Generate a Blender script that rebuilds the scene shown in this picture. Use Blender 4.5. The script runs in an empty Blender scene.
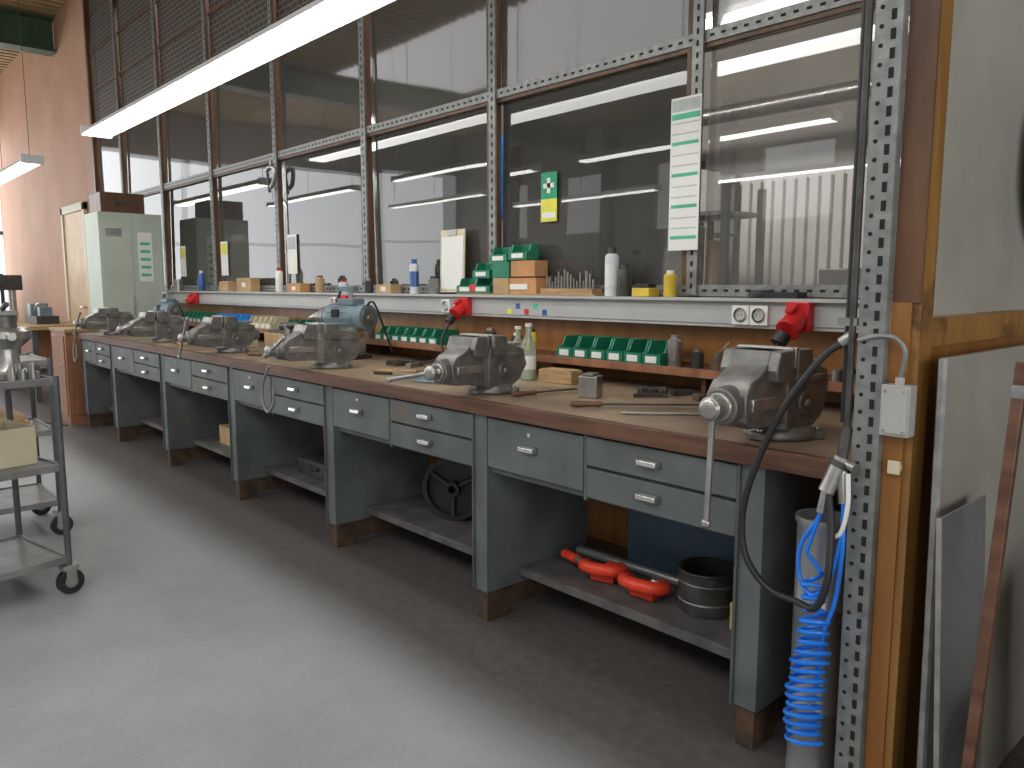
import bpy, math, random
from mathutils import Vector, Matrix, Euler
random.seed(7)
S=bpy.context.scene
try: S.view_settings.view_transform='Standard'
except Exception: pass

# ---------------- materials ----------------
def mat(name,col,rough=.5,metal=0.,var=.15,scale=8.,bump=0.,emit=0.,col2=None,stretch=(1,1,1),wear=None,wl=.62):
    m=bpy.data.materials.new(name); m.use_nodes=True
    nt=m.node_tree; N=nt.nodes; L=nt.links; b=N['Principled BSDF']
    b.inputs['Roughness'].default_value=rough; b.inputs['Metallic'].default_value=metal
    tc=N.new('ShaderNodeTexCoord'); mp=N.new('ShaderNodeMapping'); mp.inputs['Scale'].default_value=stretch
    L.new(tc.outputs['Object'],mp.inputs['Vector'])
    nz=N.new('ShaderNodeTexNoise'); nz.inputs['Scale'].default_value=scale; nz.inputs['Detail'].default_value=6
    L.new(mp.outputs['Vector'],nz.inputs['Vector'])
    rp=N.new('ShaderNodeValToRGB')
    c2=col2 if col2 else tuple(min(1,c*(1+var)) for c in col)
    c1=tuple(c*(1-var) for c in col) if not col2 else col
    rp.color_ramp.elements[0].position=.35; rp.color_ramp.elements[1].position=.65
    rp.color_ramp.elements[0].color=(*c1,1); rp.color_ramp.elements[1].color=(*c2,1)
    L.new(nz.outputs['Fac'],rp.inputs['Fac']); out=rp.outputs['Color']
    if wear:
        n2=N.new('ShaderNodeTexNoise'); n2.inputs['Scale'].default_value=3.3; n2.inputs['Detail'].default_value=9; n2.inputs['Roughness'].default_value=.68
        L.new(tc.outputs['Object'],n2.inputs['Vector'])
        mr=N.new('ShaderNodeMapRange'); mr.inputs['From Min'].default_value=wl; mr.inputs['From Max'].default_value=wl+.1; L.new(n2.outputs['Fac'],mr.inputs['Value'])
        mx=N.new('ShaderNodeMix'); mx.data_type='RGBA'; L.new(mr.outputs['Result'],mx.inputs['Factor']); L.new(out,mx.inputs[6]); mx.inputs[7].default_value=(*wear,1); out=mx.outputs[2]
    L.new(out,b.inputs['Base Color'])
    if bump:
        bp=N.new('ShaderNodeBump'); bp.inputs['Strength'].default_value=bump; bp.inputs['Distance'].default_value=.01
        L.new(nz.outputs['Fac'],bp.inputs['Height']); L.new(bp.outputs['Normal'],b.inputs['Normal'])
    if emit:
        b.inputs['Emission Color'].default_value=(*col,1); b.inputs['Emission Strength'].default_value=emit
    return m
M={}
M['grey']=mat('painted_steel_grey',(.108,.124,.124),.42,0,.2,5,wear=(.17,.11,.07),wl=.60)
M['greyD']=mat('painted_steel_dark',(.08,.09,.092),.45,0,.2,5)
M['footwood']=mat('foot_wood_dark',(.03,.022,.018),.7,0,.4,14,col2=(.10,.055,.03))
M['shelfsteel']=mat('worn_shelf',(.12,.115,.11),.5,.2,.3,9)
M['trolleytop']=mat('trolley_shelf_steel',(.22,.22,.215),.45,.3,.2,9)
M['chrome']=mat('handle_metal',(.75,.75,.74),.25,.9,.05,5)
M['cast']=mat('cast_vise_steel',(.20,.195,.185),.38,.5,.25,18,.15)
M['castL']=mat('machined_steel',(.42,.41,.39),.3,.8,.15,20)
M['castD']=mat('dark_iron',(.07,.068,.065),.5,.4,.3,16,.1)
M['galv']=mat('galvanised_steel',(.25,.26,.25),.45,.35,.2,22)
M['hole']=mat('slot_dark',(.015,.015,.015),.9)
M['black']=mat('black_rubber',(.018,.018,.02),.45)
M['blue']=mat('blue_plastic',(.015,.2,.8),.3)
M['green']=mat('green_plastic',(.015,.2,.11),.35)
M['red']=mat('red_plastic',(.62,.02,.025),.35)
M['redclamp']=mat('red_paint',(.7,.05,.02),.4)
M['white']=mat('white_plastic',(.78,.78,.75),.4,0,.04)
M['channel']=mat('grey_trunking',(.45,.46,.45),.4,0,.06,3)
M['boxgrey']=mat('grey_junction_plastic',(.42,.41,.39),.45,0,.06,3)
M['kraft']=mat('cardboard',(.5,.33,.17),.8,0,.12)
M['kraftO']=mat('cardboard_orange',(.55,.28,.12),.8,0,.12)
M['wood']=mat('raw_wood',(.42,.27,.13),.6,0,.2,10,stretch=(1,8,8))
M['orange']=mat('varnished_ply',(.25,.10,.025),.38,0,.2,3,col2=(.36,.16,.04),stretch=(4,4,.5))
M['ochre']=mat('ochre_frame',(.24,.115,.03),.42,0,.15,5,col2=(.36,.18,.045),stretch=(5,5,.6),wear=(.10,.05,.02),wl=.56)
M['frame']=mat('brown_frame_wood',(.08,.036,.018),.45,0,.2,6,col2=(.15,.07,.03),stretch=(3,3,.5))
M['pinkwall']=mat('plywood_wall',(.55,.31,.2),.7,0,.08,1.5)
M['cream']=mat('cream_paint',(.62,.55,.38),.5,0,.05)
M['door']=mat('door_wood',(.55,.33,.12),.45,0,.12,5)
M['locker']=mat('pale_green_paint',(.50,.56,.47),.5,0,.06,3)
M['brown']=mat('brown_cabinet_wood',(.28,.12,.06),.45,0,.2,6,stretch=(3,3,.6))
M['paper']=mat('paper',(.82,.82,.78),.7,0,.02)
M['papgreen']=mat('print_green',(.08,.5,.28),.6)
M['papgrey']=mat('print_grey',(.45,.5,.48),.6)
M['sgreen']=mat('safety_green',(.01,.32,.16),.5)
M['yellow']=mat('yellow_label',(.75,.7,.08),.5)
M['yellowS']=mat('hazard_yellow',(.7,.5,.05),.5)
M['teal']=mat('blue_grey_machine_paint',(.15,.215,.245),.38,0,.15)
M['bluegrey']=mat('bluegrey_board',(.06,.11,.16),.5,0,.15,4)
M['beam']=mat('green_beam',(.05,.11,.06),.5)
M['ceil']=mat('ceiling_timber',(.42,.31,.16),.7,0,.15,4)
M['plaster']=mat('grey_plaster',(.36,.34,.32),.8,0,.1,1)
M['plasterL']=mat('light_plaster',(.36,.35,.34),.8,0,.1,1)
M['diff']=mat('lamp_diffuser',(1,.985,.95),.4,0,0,emit=7.5)
M['diff2']=mat('hall_lamp_diffuser',(1,.985,.95),.4,0,0,emit=10.)
M['lampw']=mat('lamp_housing',(.75,.77,.78),.4,0,.03)
M['canblue']=mat('can_blue',(.05,.14,.4),.3,.3)
M['canlabel']=mat('can_label',(.7,.72,.75),.35)
M['bluecab']=mat('blue_cabinet',(.02,.28,.80),.5)
M['sheet']=mat('laminated_sheet',(.27,.255,.225),.5,0,.12,3,col2=(.34,.325,.285))
M['sheetm']=mat('sheet_metal',(.36,.37,.38),.32,.6,.12,3)
M['rust']=mat('rusty_steel',(.12,.08,.055),.6,.3,.35,14)
M['amber']=mat('liquid_pale',(.62,.66,.5),.1)
M['top']=mat('worn_benchtop',(.17,.115,.075),.36,0,.2,2.0,col2=(.43,.32,.21),bump=.1,wear=(.07,.05,.04),wl=.58)
M['nose']=mat('bench_edge_wood',(.085,.036,.022),.45,0,.3,7,col2=(.16,.075,.043),stretch=(.6,5,5))

def bottleglass():
    m=bpy.data.materials.new('clear_bottle_glass'); m.use_nodes=True
    b=m.node_tree.nodes['Principled BSDF']; b.inputs['Base Color'].default_value=(.75,.85,.75,1)
    b.inputs['Roughness'].default_value=.08; b.inputs['Transmission Weight'].default_value=.75; b.inputs['IOR'].default_value=1.3
    return m
M['bottle']=bottleglass()

def glass(name,haze,hz=.3,ior=1.45,tint=(.93,.93,.92),rg=.05):
    m=bpy.data.materials.new(name); m.use_nodes=True
    nt=m.node_tree;N=nt.nodes;L=nt.links;N.clear()
    out=N.new('ShaderNodeOutputMaterial')
    tr=N.new('ShaderNodeBsdfTransparent'); tr.inputs['Color'].default_value=(*tint,1)
    df=N.new('ShaderNodeBsdfDiffuse'); df.inputs['Color'].default_value=(*haze,1)
    gl=N.new('ShaderNodeBsdfGlossy'); gl.inputs['Roughness'].default_value=rg; gl.inputs['Color'].default_value=(.95,.95,.95,1)
    tc=N.new('ShaderNodeTexCoord'); nz=N.new('ShaderNodeTexNoise'); nz.inputs['Scale'].default_value=1.3; nz.inputs['Detail'].default_value=5
    L.new(tc.outputs['Object'],nz.inputs['Vector'])
    mr=N.new('ShaderNodeMapRange'); mr.inputs['To Min'].default_value=hz*.4; mr.inputs['To Max'].default_value=hz*1.6
    L.new(nz.outputs['Fac'],mr.inputs['Value'])
    m1=N.new('ShaderNodeMixShader'); L.new(mr.outputs['Result'],m1.inputs['Fac']); L.new(tr.outputs[0],m1.inputs[1]); L.new(df.outputs[0],m1.inputs[2])
    fr=N.new('ShaderNodeFresnel'); fr.inputs['IOR'].default_value=ior
    n2=N.new('ShaderNodeTexNoise'); n2.inputs['Scale'].default_value=.8; n2.inputs['Detail'].default_value=1; L.new(tc.outputs['Object'],n2.inputs['Vector'])
    bp=N.new('ShaderNodeBump'); bp.inputs['Strength'].default_value=.08; bp.inputs['Distance'].default_value=.05; L.new(n2.outputs['Fac'],bp.inputs['Height'])
    L.new(bp.outputs['Normal'],gl.inputs['Normal'])
    m2=N.new('ShaderNodeMixShader'); L.new(fr.outputs[0],m2.inputs['Fac']); L.new(m1.outputs[0],m2.inputs[1]); L.new(gl.outputs[0],m2.inputs[2])
    L.new(m2.outputs[0],out.inputs['Surface'])
    return m
M['glass']=glass('dusty_window_glass',(.42,.41,.38),.14,1.65,rg=.015)
M['glassU']=glass('dusty_upper_glass',(.32,.29,.26),.30,1.65,rg=.04)
M['glassR']=glass('pale_partition_glass',(.46,.445,.39),.92,1.5,rg=.06)

def floormat():
    m=bpy.data.materials.new('concrete_floor'); m.use_nodes=True
    nt=m.node_tree;N=nt.nodes;L=nt.links;b=N['Principled BSDF']; b.inputs['Roughness'].default_value=.5
    tc=N.new('ShaderNodeTexCoord'); sp=N.new('ShaderNodeSeparateXYZ'); L.new(tc.outputs['Object'],sp.inputs[0])
    n1=N.new('ShaderNodeTexNoise'); n1.inputs['Scale'].default_value=1.2; n1.inputs['Detail'].default_value=10; n1.inputs['Roughness'].default_value=.65; L.new(tc.outputs['Object'],n1.inputs['Vector'])
    n2=N.new('ShaderNodeTexNoise'); n2.inputs['Scale'].default_value=22; n2.inputs['Detail'].default_value=6; L.new(tc.outputs['Object'],n2.inputs['Vector'])
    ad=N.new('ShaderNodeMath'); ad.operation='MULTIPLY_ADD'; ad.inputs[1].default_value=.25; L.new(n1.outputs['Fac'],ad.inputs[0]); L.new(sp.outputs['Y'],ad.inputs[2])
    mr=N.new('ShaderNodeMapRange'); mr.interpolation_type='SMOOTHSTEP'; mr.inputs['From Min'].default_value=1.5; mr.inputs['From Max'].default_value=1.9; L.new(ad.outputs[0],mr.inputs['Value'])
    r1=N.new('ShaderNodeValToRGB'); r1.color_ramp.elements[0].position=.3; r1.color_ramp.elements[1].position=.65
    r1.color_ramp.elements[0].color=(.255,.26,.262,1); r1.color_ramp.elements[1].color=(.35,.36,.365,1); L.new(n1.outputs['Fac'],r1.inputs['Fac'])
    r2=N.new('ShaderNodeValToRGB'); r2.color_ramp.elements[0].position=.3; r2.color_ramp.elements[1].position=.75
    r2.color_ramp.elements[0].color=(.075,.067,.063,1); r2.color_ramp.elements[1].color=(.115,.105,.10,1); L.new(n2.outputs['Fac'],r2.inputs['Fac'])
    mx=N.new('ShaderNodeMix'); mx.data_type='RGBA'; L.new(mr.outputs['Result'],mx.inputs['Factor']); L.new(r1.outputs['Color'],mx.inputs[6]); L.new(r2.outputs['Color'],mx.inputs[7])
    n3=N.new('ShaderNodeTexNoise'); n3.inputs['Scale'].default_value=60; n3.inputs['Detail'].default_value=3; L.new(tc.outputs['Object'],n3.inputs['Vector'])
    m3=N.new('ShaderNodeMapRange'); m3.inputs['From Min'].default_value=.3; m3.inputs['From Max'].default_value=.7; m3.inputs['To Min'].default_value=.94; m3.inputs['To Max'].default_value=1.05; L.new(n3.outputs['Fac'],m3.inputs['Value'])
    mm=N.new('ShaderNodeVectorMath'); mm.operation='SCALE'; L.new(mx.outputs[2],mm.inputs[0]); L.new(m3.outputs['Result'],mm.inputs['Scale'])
    L.new(mm.outputs[0],b.inputs['Base Color'])
    bp=N.new('ShaderNodeBump'); bp.inputs['Strength'].default_value=.06; L.new(n2.outputs['Fac'],bp.inputs['Height']); L.new(bp.outputs['Normal'],b.inputs['Normal'])
    return m
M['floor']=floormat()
def patmat():
    m=mat('woven_brown_panel',(.06,.035,.02),.6)
    nt=m.node_tree;N=nt.nodes;L=nt.links;b=N['Principled BSDF']
    tc=N.new('ShaderNodeTexCoord'); mp=N.new('ShaderNodeMapping'); mp.inputs['Rotation'].default_value=(math.radians(90),0,0); L.new(tc.outputs['Object'],mp.inputs['Vector'])
    br=N.new('ShaderNodeTexBrick'); br.inputs['Scale'].default_value=5; br.inputs['Color1'].default_value=(.028,.02,.014,1); br.inputs['Color2'].default_value=(.05,.035,.022,1); br.inputs['Mortar'].default_value=(.17,.14,.10,1)
    br.inputs['Mortar Size'].default_value=.03; L.new(mp.outputs['Vector'],br.inputs['Vector']); L.new(br.outputs['Color'],b.inputs['Base Color'])
    return m
M['pattern']=patmat()

# ---------------- mesh builder ----------------
class B:
    def __init__(s,name,loc=(0,0,0),rz=0,rot=None):
        s.n=name;s.loc=loc;s.rot=rot if rot else (0,0,rz);s.v=[];s.f=[];s.m=[];s.ms=[]
    def mi(s,k):
        if k not in s.ms: s.ms.append(k)
        return s.ms.index(k)
    def add(s,vs,fs,k):
        o=len(s.v); s.v+= [tuple(v) for v in vs]; i=s.mi(k)
        for f in fs: s.f.append([a+o for a in f]); s.m.append(i)
    def box(s,c,d,k,r=None,t=1.,tx=1.):
        x,y,z=d[0]/2,d[1]/2,d[2]/2
        vs=[Vector((a*x*(tx if e>0 else 1),b*y*(t if e>0 else 1),e*z)) for e in(-1,1) for b in(-1,1) for a in(-1,1)]
        R=Euler(r).to_matrix() if r else Matrix.Identity(3)
        vs=[R@v+Vector(c) for v in vs]
        s.add(vs,[(0,2,3,1),(4,5,7,6),(0,1,5,4),(2,6,7,3),(0,4,6,2),(1,3,7,5)],k); return s
    def bb(s,x0,x1,y0,y1,z0,z1,k):
        return s.box(((x0+x1)/2,(y0+y1)/2,(z0+z1)/2),(x1-x0,y1-y0,z1-z0),k)
    def cyl(s,p0,p1,r,k,r1=None,n=20,cap=True):
        p0=Vector(p0);p1=Vector(p1);r1=r if r1 is None else r1
        d=(p1-p0).normalized(); q=d.to_track_quat('Z','Y')
        vs=[];
        for p,rr in((p0,r),(p1,r1)):
            for i in range(n):
                a=2*math.pi*i/n; vs.append(p+q@Vector((rr*math.cos(a),rr*math.sin(a),0)))
        fs=[(i,(i+1)%n,n+(i+1)%n,n+i) for i in range(n)]
        if cap: fs+=[tuple(reversed(range(n))),tuple(range(n,2*n))]
        s.add(vs,fs,k); return s
    def tube(s,pts,r,k,n=10,closed=False):
        P=[Vector(p) for p in pts]; m=len(P); vs=[]; 
        up=None
        for i,p in enumerate(P):
            if closed: t=(P[(i+1)%m]-P[i-1]).normalized()
            else: t=(P[min(i+1,m-1)]-P[max(i-1,0)]).normalized()
            if up is None:
                up=Vector((0,0,1)) if abs(t.z)<.9 else Vector((1,0,0))
            up=(up-t*up.dot(t)).normalized(); b=t.cross(up)
            for j in range(n):
                a=2*math.pi*j/n; vs.append(p+up*(r*math.cos(a))+b*(r*math.sin(a)))
        fs=[]
        for i in range(m if closed else m-1):
            i2=(i+1)%m
            for j in range(n): fs.append((i*n+j,i*n+(j+1)%n,i2*n+(j+1)%n,i2*n+j))
        if not closed: fs+=[tuple(reversed(range(n))),tuple(range((m-1)*n,m*n))]
        s.add(vs,fs,k); return s
    def curve(s,ctrl,r,k,n=10,seg=8):
        P=[Vector(p) for p in ctrl]; P=[P[0]*2-P[1]]+P+[P[-1]*2-P[-2]]; out=[]
        for i in range(1,len(P)-2):
            for j in range(seg):
                t=j/seg; a,b,c,d=P[i-1],P[i],P[i+1],P[i+2]
                out.append(.5*((2*b)+(c-a)*t+(2*a-5*b+4*c-d)*t*t+(3*b-a-3*c+d)*t**3))
        out.append(P[-2]); return s.tube(out,r,k,n)
    def lathe(s,prof,k,c=(0,0,0),ax='Z',n=28):
        q={'Z':Matrix.Identity(3),'Y':Euler((math.radians(-90),0,0)).to_matrix(),'X':Euler((0,math.radians(90),0)).to_matrix()}[ax]
        vs=[];C=Vector(c)
        for (r,z) in prof:
            for i in range(n):
                a=2*math.pi*i/n; vs.append(q@Vector((r*math.cos(a),r*math.sin(a),z))+C)
        fs=[]
        for j in range(len(prof)-1):
            for i in range(n): fs.append((j*n+i,j*n+(i+1)%n,(j+1)*n+(i+1)%n,(j+1)*n+i))
        s.add(vs,fs,k); return s
    def prism(s,poly,x0,x1,k):
        n=len(poly); vs=[(x0,y,z) for y,z in poly]+[(x1,y,z) for y,z in poly]
        fs=[(i,(i+1)%n,n+(i+1)%n,n+i) for i in range(n)]+[tuple(reversed(range(n))),tuple(range(n,2*n))]
        s.add(vs,fs,k); return s
    def done(s,bev=0.,parent=None):
        me=bpy.data.meshes.new(s.n+'_mesh'); me.from_pydata(s.v,[],s.f); 
        for k in s.ms: me.materials.append(M[k])
        me.polygons.foreach_set('material_index',s.m)
        me.polygons.foreach_set('use_smooth',[True]*len(s.f)); me.update()
        import bmesh
        bm=bmesh.new(); bm.from_mesh(me); bmesh.ops.recalc_face_normals(bm,faces=bm.faces); bm.to_mesh(me); bm.free()
        try: me.set_sharp_from_angle(angle=math.radians(38))
        except Exception: pass
        o=bpy.data.objects.new(s.n,me); o.location=s.loc; o.rotation_euler=s.rot; S.collection.objects.link(o)
        if bev:
            b=o.modifiers.new('bevel','BEVEL'); b.width=bev; b.segments=2; b.limit_method='ANGLE'; b.angle_limit=math.radians(50)
        if parent: o.parent=parent
        return o

WY=3.04; CZ=5.3
# ---------------- shell ----------------
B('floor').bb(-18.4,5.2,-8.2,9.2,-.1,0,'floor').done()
c=B('ceiling')
c.bb(-18.4,5.2,-1.5,9.2,CZ,CZ+.1,'ceil'); c.bb(-18.4,5.2,-8.2,-4.8,CZ,CZ+.1,'ceil')
c.bb(-18.4,-15.5,-4.8,-1.5,CZ,CZ+.1,'ceil'); c.bb(4,5.2,-4.8,-1.5,CZ,CZ+.1,'ceil')
for i in range(118): c.bb(-18.3+i*.2,-18.2+i*.2,-1.5,9.1,CZ-.05,CZ,'ceil')
c.done()
w=B('wall_back')
w.bb(-11.6,-.83,WY-.02,WY+.03,0,1.335,'orange')
for z in(.02,1.0): w.bb(-11.6,-.83,WY-.035,WY-.02,z,z+.05,'frame')
w.done()
B('wall_back_far').bb(-18.3,-11.6,WY-.02,WY+.1,0,CZ,'pinkwall').done()
w=B('wall_left')
w.bb(-18.4,-18.3,-8.2,9.2,0,.9,'plasterL'); w.bb(-18.4,-18.3,-8.2,9.2,4.3,CZ,'plasterL')
for y in(-8.2,-5.5,-3,-.5,3.06,6.5,9.1): w.bb(-18.4,-18.3,y,y+.12,.9,4.3,'plasterL')
w.bb(-18.39,-18.32,-8.2,9.2,2.4,2.47,'galv')
w.done()
w=B('wall_front')
w.bb(-18.3,5.1,-8.2,-8.1,0,2.9,'plasterL'); w.bb(-18.3,5.1,-8.2,-8.1,4.3,CZ,'plasterL')
for i in range(9): w.bb(-18.3+i*2.85,-16.9+i*2.85,-8.2,-8.1,2.9,4.3,'plasterL')
for i in range(6): w.bb(-16+i*3.4,-15.75+i*3.4,-8.1,-7.85,0,CZ-.06,'greyD')
w.done()
w=B('wall_right')
w.bb(5.1,5.2,-8.2,9.2,0,1.0,'plasterL'); w.bb(5.1,5.2,-8.2,9.2,3.6,CZ,'plasterL'); w.bb(5.1,5.2,4.5,9.2,1.0,3.6,'plasterL')
for i in range(6): w.bb(5.1,5.2,-8.2+i*2.52,-7.9+i*2.52,1.0,3.6,'plasterL')
w.done()
B('wall_rear_room').bb(-18.3,5.1,9.1,9.2,0,CZ,'plaster').done()

# ---------------- glazed partition ----------------
posts=[-2.12-1.38*i for i in range(7)]
f=B('window_partition_frame')
rails=[1.375,2.47,3.45]
for z in rails:
    f.bb(-11.6,-.83,WY-.03,WY+.03,z-.04,z+.005,'frame')
    f.bb(-11.6,-.83,WY-.04,WY-.03,z-.02,z+.03,'galv')
    x=-11.55
    while x<-.86:
        f.box((x,WY-.0405,z+.005),(.022,.002,.011),'hole'); x+=.055
for p in posts:
    f.bb(p-.045,p-.005,WY-.035,WY+.04,1.38,CZ-.06,'frame')
    f.bb(p-.005,p+.05,WY-.055,WY-.042,1.36,CZ-.06,'galv')
    z=1.4
    while z<CZ-.1:
        f.box((p+.022,WY-.0555,z),(.012,.002,.024),'hole'); z+=.05
f.bb(-11.6,-11.53,WY-.05,WY+.04,1.36,CZ-.06,'frame')
f.bb(-.90,-.84,WY-.05,WY+.04,1.36,CZ-.06,'frame')
f.done()
k=1
xs=[-11.53]+sorted(posts)+[-.9]
for i in range(len(xs)-1):
    a,b=xs[i]+.05,xs[i+1]-.045
    for (z0,z1,g) in((1.38,2.43,'glass'),(2.5,3.41,'glassU')):
        t=random.uniform(-.012,.012)
        B('window_%d'%k,((a+b)/2,WY,(z0+z1)/2),rot=(t,0,random.uniform(-.008,.008))).box((0,0,0),(b-a-.01,.005,z1-z0),g).done(); k+=1
u=B('wall_back_upper')
for i in range(len(xs)-1):
    a,b=xs[i]+.05,xs[i+1]-.045
    u.bb(a,b,WY-.005,WY+.01,3.46,CZ-.06,'pattern')
    for z in(3.9,4.36,4.82): u.bb(a,b,WY-.02,WY-.005,z,z+.03,'frame')
u.done()

# ---------------- rear room things ----------------
o=B('machine_cabinet',(-5.0,4.3,0)); o.bb(-.5,.5,-.2,.3,0,1.45,'teal'); o.bb(-.45,.22,-.25,.15,1.95,2.58,'bluecab'); o.bb(-.3,.0,-.1,.1,1.45,1.95,'greyD'); o.bb(-.12,-.10,-.26,-.25,1.97,2.55,'frame'); o.bb(-.4,.4,-.21,-.2,.9,1.4,'castL'); o.bb(.3,.36,-.1,.0,0,2.75,'castL'); o.bb(.36,.60,-.12,-.02,2.1,2.66,'bluecab'); 
for i in range(3): o.bb(.38,.58,-.13,-.12,2.16+i*.17,2.24+i*.17,'frame')
o.done(.01)
o=B('radiator',(-2.95,6,.6))
for i in range(16): o.bb(-.75+i*.1,-.68+i*.1,-.04,.04,0,1.7,'white')
o.bb(-.78,.85,-.03,.03,1.65,1.7,'white'); o.bb(-.78,.85,-.03,.03,-.6,.1,'white'); o.done()
def dpress(x,y):
    o=B('drilling_machine',(x,y,0)); o.cyl((0,0,0),(0,0,1.9),.07,'castL'); o.box((0,0,.05),(.5,.6,.1),'castD'); o.box((0,-.12,1.75),(.3,.6,.35),'teal',t=.8); o.box((0,-.2,1.1),(.4,.4,.06),'castL'); o.cyl((0,-.3,1.3),(0,-.3,1.6),.03,'castL'); o.tube([(.15,-.3,1.7),(.28,-.3,1.55)],.012,'castL'); o.done(.01)
dpress(-6.4,4.4); dpress(-8.6,4.2); dpress(-10.9,4.3)
def rack(x,y,w=1.2,h=2.3,name='storage_rack'):
    o=B(name,(x,y,0))
    for xx in(-w,w):
        for yy in(-.25,.25): o.box((xx,yy,h/2),(.05,.05,h),'castD')
    z=.3
    while z<h:
        o.box((0,0,z),(2*w,.5,.03),'trolleytop')
        n=int(w*5)
        for i in range(n): 
            hh=random.uniform(.1,.35); o.box((-w+.2+i*(2*w-.3)/n,0,z+.015+hh/2),(random.uniform(.15,.28),.3,hh),random.choice(['kraft','castD','bluecab','white','paper','castL','rust','kraftO','yellowS']))
        z+=.55
    o.done()
rack(-9.9,5.0); rack(-7.6,5.4,1.0,2.3); rack(-3.95,5.4,.62,2.15); rack(-12.4,5.6,1.2,2.4); rack(-6.3,7.4,1.5,2.6)
o=B('lathe_machine',(-1.75,4.6,0)); o.box((0,0,.5),(1.1,.6,1.0),'teal'); o.box((-.25,0,1.25),(.4,.45,.5),'trolleytop'); o.cyl((-.05,0,1.3),(.1,0,1.3),.15,'castL'); o.box((.35,0,1.1),(.2,.35,.2),'castD'); o.tube([(.2,-.1,1.0),(.2,-.1,1.7),(.05,-.15,1.85)],.02,'castL'); o.done(.01)
o=B('milling_machine',(-3.25,4.3,0)); o.box((0,0,.6),(.6,.6,1.2),'teal',t=.8,tx=.8); o.box((0,.1,1.45),(.34,.34,.7),'trolleytop'); o.box((0,-.1,1.72),(.3,.7,.22),'greyD'); o.box((0,-.25,1.25),(.9,.3,.08),'castL'); o.cyl((0,-.35,1.4),(0,-.35,1.65),.05,'castL'); o.done(.01)
for x in(-9.4,-2.0):
    o=B('building_column',(x,6.5,0)); o.bb(-.1,.1,-.01,.01,0,CZ-.06,'castL'); o.bb(-.1,-.08,-.1,.1,0,CZ-.06,'castL'); o.bb(.08,.1,-.1,.1,0,CZ-.06,'castL'); o.done()
o=B('wall_cabinet',(-3.4,8.9,1.5)); o.box((0,0,.5),(3,.3,1.0),'cream'); 
for x in(-1,0,1): o.box((x,-.155,.5),(.9,.01,.9),'locker')
o.done()
o=B('overhead_duct',(0,0,0)); o.tube([(-16,8.2,3.4),(-1.2,8.2,3.4)],.1,'castL'); o.done()

# ---------------- side partition + corner post ----------------
PX=-.735
w=B('wall_partition_side')
w.bb(PX-.06,PX-.03,2.06,9.0,0,1.25,'orange')
w.bb(PX-.075,PX,2.06,9.0,1.25,1.32,'ochre')
w.bb(PX-.075,PX,2.06,9.0,3.4,3.47,'ochre')
w.bb(PX-.055,PX-.03,2.06,9.0,3.47,CZ-.06,'pattern')
w.bb(PX-.065,PX,1.985,2.06,0,CZ-.06,'ochre')
w.bb(PX-.066,PX+.001,1.978,1.985,1.36,CZ-.06,'frame')
w.bb(PX-.066,PX-.02,1.978,1.985,0,1.36,'orange')
w.bb(PX-.075,PX,3.55,3.62,1.32,3.4,'frame'); w.bb(PX-.075,PX,5.3,5.37,1.32,3.4,'frame')
w.done()
for i,(a,b) in enumerate(((2.065,3.545),(3.625,5.295),(5.375,8.9))):
    B('window_%d'%(40+i),(PX-.035,(a+b)/2,2.36)).box((0,0,0),(.006,b-a,2.07),'glassR').done()
o=B('slotted_angle_post')
o.bb(-.868,-.803,1.950,1.954,0,CZ-.06,'galv'); o.bb(-.806,-.802,1.954,1.977,0,CZ-.06,'galv')
z=.03
while z<CZ-.1:
    o.cyl((-.852,1.9485,z),(-.852,1.951,z),.0055,'hole',n=8); 
    o.box((-.824,1.949,z+.022),(.011,.003,.024),'hole'); z+=.044
o.done()
o=B('junction_box',(-.763,1.977,1.1)); o.box((0,-.022,0),(.068,.042,.125),'boxgrey'); o.box((0,-.045,-.0),(.06,.006,.112),'boxgrey'); 
for q in(-.022,.022):
    for zz in(-.048,.048): o.cyl((q,-.047,zz),(q,-.05,zz),.004,'castL',n=8)
o.cyl((0,-.02,.06),(0,-.02,.08),.011,'boxgrey')
o.curve([(0,-.02,.07),(.012,-.03,.14),(-.01,-.035,.175),(-.06,-.03,.178),(-.1,-.04,.165)],.006,'galv'); o.done(.004)
o=B('cable_clip',(-.768,1.977,.955)); o.cyl((0,0,0),(0,-.012,0),.016,'cream'); o.box((0,-.012,0),(.03,.008,.034),'cream'); o.done(.002)

# pipes, hoses
o=B('air_pipe')
o.tube([(-.885,1.955,CZ-.07),(-.885,1.955,1.02)],.009,'castD'); o.tube([(-.905,1.975,CZ-.07),(-.905,1.975,1.05)],.008,'black')
for z in(1.3,2.2,3.2,4.2): o.bb(-.92,-.872,1.948,1.985,z,z+.02,'galv')
o.cyl((-.885,1.955,1.04),(-.885,1.935,.96),.014,'castD')
o.cyl((-.885,1.935,.965),(-.91,1.91,.875),.021,'castL'); o.cyl((-.887,1.933,.955),(-.892,1.928,.94),.025,'castD'); o.cyl((-.91,1.91,.88),(-.918,1.903,.82),.012,'castL')
o.cyl((-.885,1.935,.955),(-.845,1.925,.945),.012,'castL'); o.cyl((-.885,1.935,.955),(-.868,1.92,.85),.013,'castL'); o.done()
o=B('coiled_air_hose')
hp=[]; T=17
for i in range(T*16+1):
    q=i/16.; f_=q/T
    R=.020+.024*min(1,f_*2.2)+.004*math.sin(q*1.9)
    zz=.66-.47*f_**.85
    tl=.5*R*math.cos(2*math.pi*q+.6)*(1-.3*f_)
    hp.append((-.925+R*math.cos(2*math.pi*q)+.008*math.sin(f_*6),1.892+R*math.sin(2*math.pi*q),zz+tl))
o.tube([(-.918,1.903,.82),(-.93,1.895,.77),(-.945,1.89,.71)]+hp,.006,'blue',n=7)
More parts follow.
